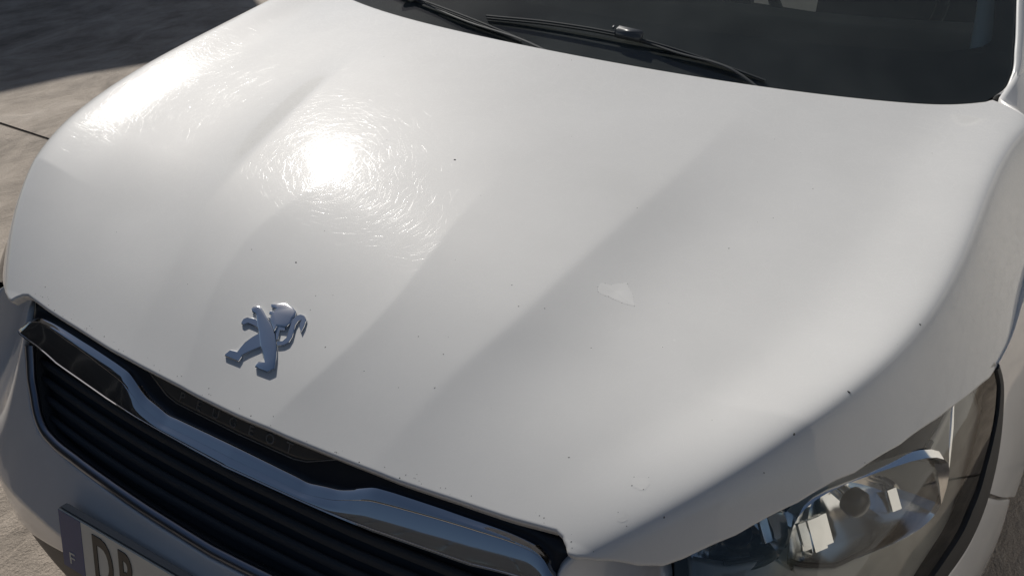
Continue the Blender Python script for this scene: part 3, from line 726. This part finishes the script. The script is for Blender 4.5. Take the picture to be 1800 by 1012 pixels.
    for yc_ in (ARCH_Y, 3.45):
        wl = empty('wheel', (sgn * .775, yc_, .31), car)
        ang = np.linspace(0, 2 * np.pi, 49)[:-1]
        prof = [(-.09, .20), (-.095, .27), (-.08, .30), (-.04, .31), (.04, .31), (.08, .30), (.095, .27), (.088, .205)]
        V = np.stack([np.stack([np.full(48, px * sgn), pr_ * np.cos(ang), pr_ * np.sin(ang)], -1) for px, pr_ in prof], 1)
        grid('tyre', V, M['tyre'], wl, flip=sgn > 0, close_u=True)
        bm = bmesh.new()
        for k in range(5):
            th = 2 * np.pi * k / 5; r_ = bmesh.ops.create_cube(bm, size=1)
            for v in r_['verts']:
                c0 = Vector((v.co.x * .03 + .055, v.co.y * (.06 if v.co.z > 0 else .035), .11 + v.co.z * .19)); c0.rotate(Matrix.Rotation(th, 3, 'X')); v.co = Vector((c0.x * sgn, c0.y, c0.z))
        rv = bmesh.ops.create_cone(bm, segments=48, radius1=.206, radius2=.206, depth=.10, cap_ends=False, matrix=Matrix.Rotation(R_(90), 4, 'Y'))
        from_bm('rim', bm, M['rim'], wl)
        bm = bmesh.new(); bmesh.ops.create_cone(bm, segments=40, radius1=.35, radius2=.35, depth=.25, cap_ends=True, matrix=Matrix.Translation((-sgn * .10, 0, .0)) @ Matrix.Rotation(R_(90), 4, 'Y'))
        bmesh.ops.delete(bm, geom=[f for f in bm.faces if abs(f.normal.x) > .9 and f.calc_center_median().x * sgn > -.1], context='FACES')
        from_bm('wheel_liner', bm, M['rubber'], wl)
# tail panel and rear bumper, simple
S1 = np.linspace(-1, 1, 30); zt_ = np.linspace(.25, .97, 14)
V = np.stack([S1[:, None] * .79 + 0 * zt_, 4.28 - .10 * S1[:, None] ** 2 + .04 * np.sin(zt_ * 4)[None], zt_[None] + 0 * S1[:, None]], -1)
grid('tail_panel', V, M['paint_plain'], car, solid=.004)

# unseen dark box in the engine bay, added to block light through gaps
bm = bmesh.new(); box_bm(bm, (-.66, .22, .2), (.66, 1.0, .62)); from_bm('engine_bay_blocker', bm, M['grille_black'], car)
xs = np.linspace(-.72, .72, 25)
V = np.stack([np.stack([xs, cowl_y(xs) - .05, np.full(25, .86)], 1), np.stack([xs, cowl_y(xs) - .03, np.full(25, .925)], 1), np.stack([xs, cowl_y(xs) + .03, np.full(25, .938)], 1)], 1)
grid('cowl_panel', V, M['black_plastic'], car)

# windscreen -------------------------------------------------------------------------------------
GK = 1.75
def glass_pt(x, z, off=0.0):
    y = cowl_y(np.clip(x, -.9, .9)) + (z - .950) * GK
    p = np.stack([x, y, z + 0 * x], -1); n = np.array([0, -.496, .868])
    return p + n * off
HW_Z = [.938, .955, .964, .972, .990, 1.025, 1.085, 1.20, 1.35, 1.47]
HW_X = [.66, .690, .703, .715, .721, .713, .692, .655, .605, .56]
zz = np.concatenate([np.linspace(.938, 1.0, 20)[:-1], np.linspace(1.0, 1.46, 40)]); uu = np.linspace(-1, 1, 61)
hw = smooth_interp(HW_Z, HW_X, zz)
X = uu[None] * hw[:, None]; Zg = zz[:, None] + 0 * uu[None]
wind = grid('windscreen', glass_pt(X, Zg), M['windscreen'], car, flip=True)
# painted border of the screen: lower band and sides
ins = lambda z: np.interp(z, [.938, 1.0, 1.01, 1.018, 1.03, 1.05, 1.085, 1.46], [.0, .0, .0, .0, 0.655, .672, .660, .53])
bx = np.linspace(-1, 1, 80); b_lo, b_hi = .938, 1.020
tv = np.linspace(0, 1, 8)
hw2 = lambda z: smooth_interp(HW_Z, HW_X, z)
zv = b_lo + (b_hi - b_lo) * tv
V = np.stack([glass_pt(bx * hw2(np.array([z_]))[0] * .9985, np.full(80, z_) - (0.004 * (1 - bx ** 2) if False else 0) , -.0025) for z_ in zv], 1)
grid('screen_border', V, M['frit'], wind, flip=False)
for sgn in (1, -1):
    z3 = np.linspace(1.020, 1.45, 60); outer = hw2(z3) * .9985
    inner = np.minimum(hw2(z3) - .026, np.interp(z3, [1.02, 1.022, 1.026, 1.034, 1.05, 1.085, 1.2, 1.45], [.615, .640, .662, .676, .672, .660, .625, .535]))
    V = np.stack([glass_pt(sgn * (inner + (outer - inner) * q), z3, -.0025) for q in np.linspace(0, 1, 4)], 1)
    grid('screen_border', V, M['frit'], wind, flip=sgn < 0)
    # pillar outside the glass
    z4 = np.concatenate([np.linspace(.966, 1.03, 20), np.linspace(1.04, 1.46, 30)])
    e0 = glass_pt(sgn * (hw2(z4) + .001), z4, -.002); w4 = np.interp(z4, [.966, .985, 1.03, 1.46], [.012, .035, .075, .085])[:, None]
    dirx = np.array([sgn * .62, .70, -.10]); 
    rows = [e0 + np.array([0, .01, -.02]), e0, e0 + np.array([sgn * .001, -.001, .003]), e0 + np.array([sgn * .005, .001, .006]), e0 + np.array([sgn * .011, .006, .006]), e0 + np.array([sgn * .018, .016, .002]), e0 + w4 * dirx + np.array([0, 0, -.006]), e0 + w4 * dirx + np.array([sgn * -.004, .02, -.03])]
    grid('windscreen_pillar', np.stack(rows, 1), M['paint_plain'], car, flip=sgn > 0, autosmooth=60)
    # side glass
    pts = []
    yb = np.linspace(1.38, 3.9, 20); zb_ = np.full(20, .94); zt2 = np.clip(.96 + (yb - 1.33) * .62, 0, 1.43); zt2 = np.minimum(zt2, np.clip(1.43 - (yb - 3.2) * .55, 0, 1.43))
    t = np.linspace(0, 1, 6); Zs = zb_[:, None] + (zt2 - zb_)[:, None] * t
    Xs = sgn * (.815 - (Zs - .94) * .45); V = np.stack([Xs, yb[:, None] + 0 * t, Zs], -1)
    grid('side_window', V, M['side_glass'], car, flip=sgn < 0)
    # pale pillar trim, widened inward to stand for a pale patch behind the screen
    z5 = np.linspace(.99, 1.40, 20); xin = np.interp(z5, [.99, 1.019, 1.085, 1.40], [.656, .650, .636, .545]); xo5 = hw2(z5) - .004
    rows = [glass_pt(sgn * (xo5 + (xin - xo5) * q), z5, -.022 - .012 * q) for q in np.linspace(0, 1, 6)]
    rows.append(rows[-1] + np.array([sgn * .006, .03, -.03]))
    grid('pillar_trim', np.stack(rows, 1), M['cabin_light'], car, flip=sgn > 0)
# roof
yr = np.linspace(1.78, 3.6, 30); xr = np.linspace(-1, 1, 31)
V = np.stack([xr[None] * np.interp(yr, [1.78, 2.4, 3.6], [.57, .60, .55])[:, None], yr[:, None] + .06 * (xr ** 2)[None] * (yr < 2.0)[:, None], np.interp(yr, [1.78, 2.4, 3.1, 3.6], [1.455, 1.50, 1.49, 1.42])[:, None] - .04 * (xr ** 4)[None]], -1)
grid('roof', V, M['paint_plain'], car, solid=.03)
V = np.stack([xr[None] * np.array([.55, .66])[:, None], np.array([3.6, 4.2])[:, None] + 0 * xr[None], np.array([1.40, .98])[:, None] + 0 * xr[None]], -1)
grid('rear_window', V, M['side_glass'], car)
# dashboard and cabin floor
xs = np.linspace(-.70, .70, 30)
rows = []
for dy, z in ((.03, .925), (.15, .985), (.32, 1.005), (.50, .99), (.56, .93), (.57, .60)):
    rows.append(np.stack([xs, cowl_y(xs) + dy, z + 0 * xs], 1))
grid('dashboard', np.stack(rows, 1), M['cabin'], car, autosmooth=50)
bm = bmesh.new(); box_bm(bm, (-.74, 1.5, .30), (.74, 4.15, .36)); from_bm('cabin_floor', bm, M['cabin'], car)
for sx in (-.36, .36):
    bm = bmesh.new(); box_bm(bm, (sx - .25, 2.0, .40), (sx + .25, 2.5, .62), .06); box_bm(bm, (sx - .25, 2.45, .62), (sx + .25, 2.62, 1.18), .06); box_bm(bm, (sx - .13, 2.5, 1.18), (sx + .13, 2.6, 1.38), .04)
    from_bm('seat', bm, M['cabin'], car, True)
ang = np.linspace(0, 2 * np.pi, 41); swc = np.array([-.36 * -1, 1.62, 1.0])
tube('steering_wheel', swc + np.stack([.19 * np.cos(ang), -.08 * np.sin(ang), .172 * np.sin(ang)], 1), .014, M['cabin'], car, 8, up=(0, .9, .4))

# wipers -------------------------------------------------------------------------------------------
M['wiper_arm'] = simple('wiper_arm_paint', (.075, .08, .083), .6, spec=.2)
M['wiper_rubber'] = simple('wiper_rubber', (.055, .06, .062), .7, spec=.2)
M['satin_plastic'] = simple('wiper_clip_plastic', (.07, .075, .08), .35)
def wiper(arm, blade, clip):
    w_ = empty('wiper', (0, 0, 0), car)
    A = resample([glass_pt(np.array([x]), np.array([z]), o)[0] for x, z, o in arm], 24); tube('wiper_arm', A, np.linspace(.0036, .0028, 24), M['wiper_arm'], w_, 8, .6)
    B = resample([glass_pt(np.array([x]), np.array([z]), o)[0] for x, z, o in blade], 40)
    tube('wiper_blade', B, .0026, M['wiper_rubber'], w_, 8, .8)
    tube('wiper_edge', B - np.array([0, -.003, .006]), .0018, M['wiper_rubber'], w_, 6)
    c = glass_pt(np.array([clip[0]]), np.array([clip[1]]), .012)[0]
    bm = bmesh.new(); box_bm(bm, (-.026, -.009, -.006), (.026, .009, .008), .003); box_bm(bm, (-.034, -.004, .006), (-.029, .004, .009), .001)
    for v in bm.verts: v.co = Vector(c) + Vector((v.co.x * .99, v.co.y * .87 , v.co.z + v.co.y * .49 - v.co.x * .03))
    from_bm('wiper_clip', bm, M['satin_plastic'], w_, True)
wiper([(.39, .946, .002), (.30, .974, .008), (.19, .985, .009), (.115, .994, .009)], [(-.20, .986, .010), (-.05, .994, .012), (.09, .994, .012), (.24, .984, .006), (.36, .968, .003)], (.10, .9955))
wiper([(.02, .953, .004), (-.08, .966, .008), (-.24, .974, .009), (-.42, .985, .009)], [(-.66, .980, .010), (-.50, .985, .012), (-.35, .983, .012), (-.2, .976, .010), (-.10, .968, .008)], (-.42, .986))
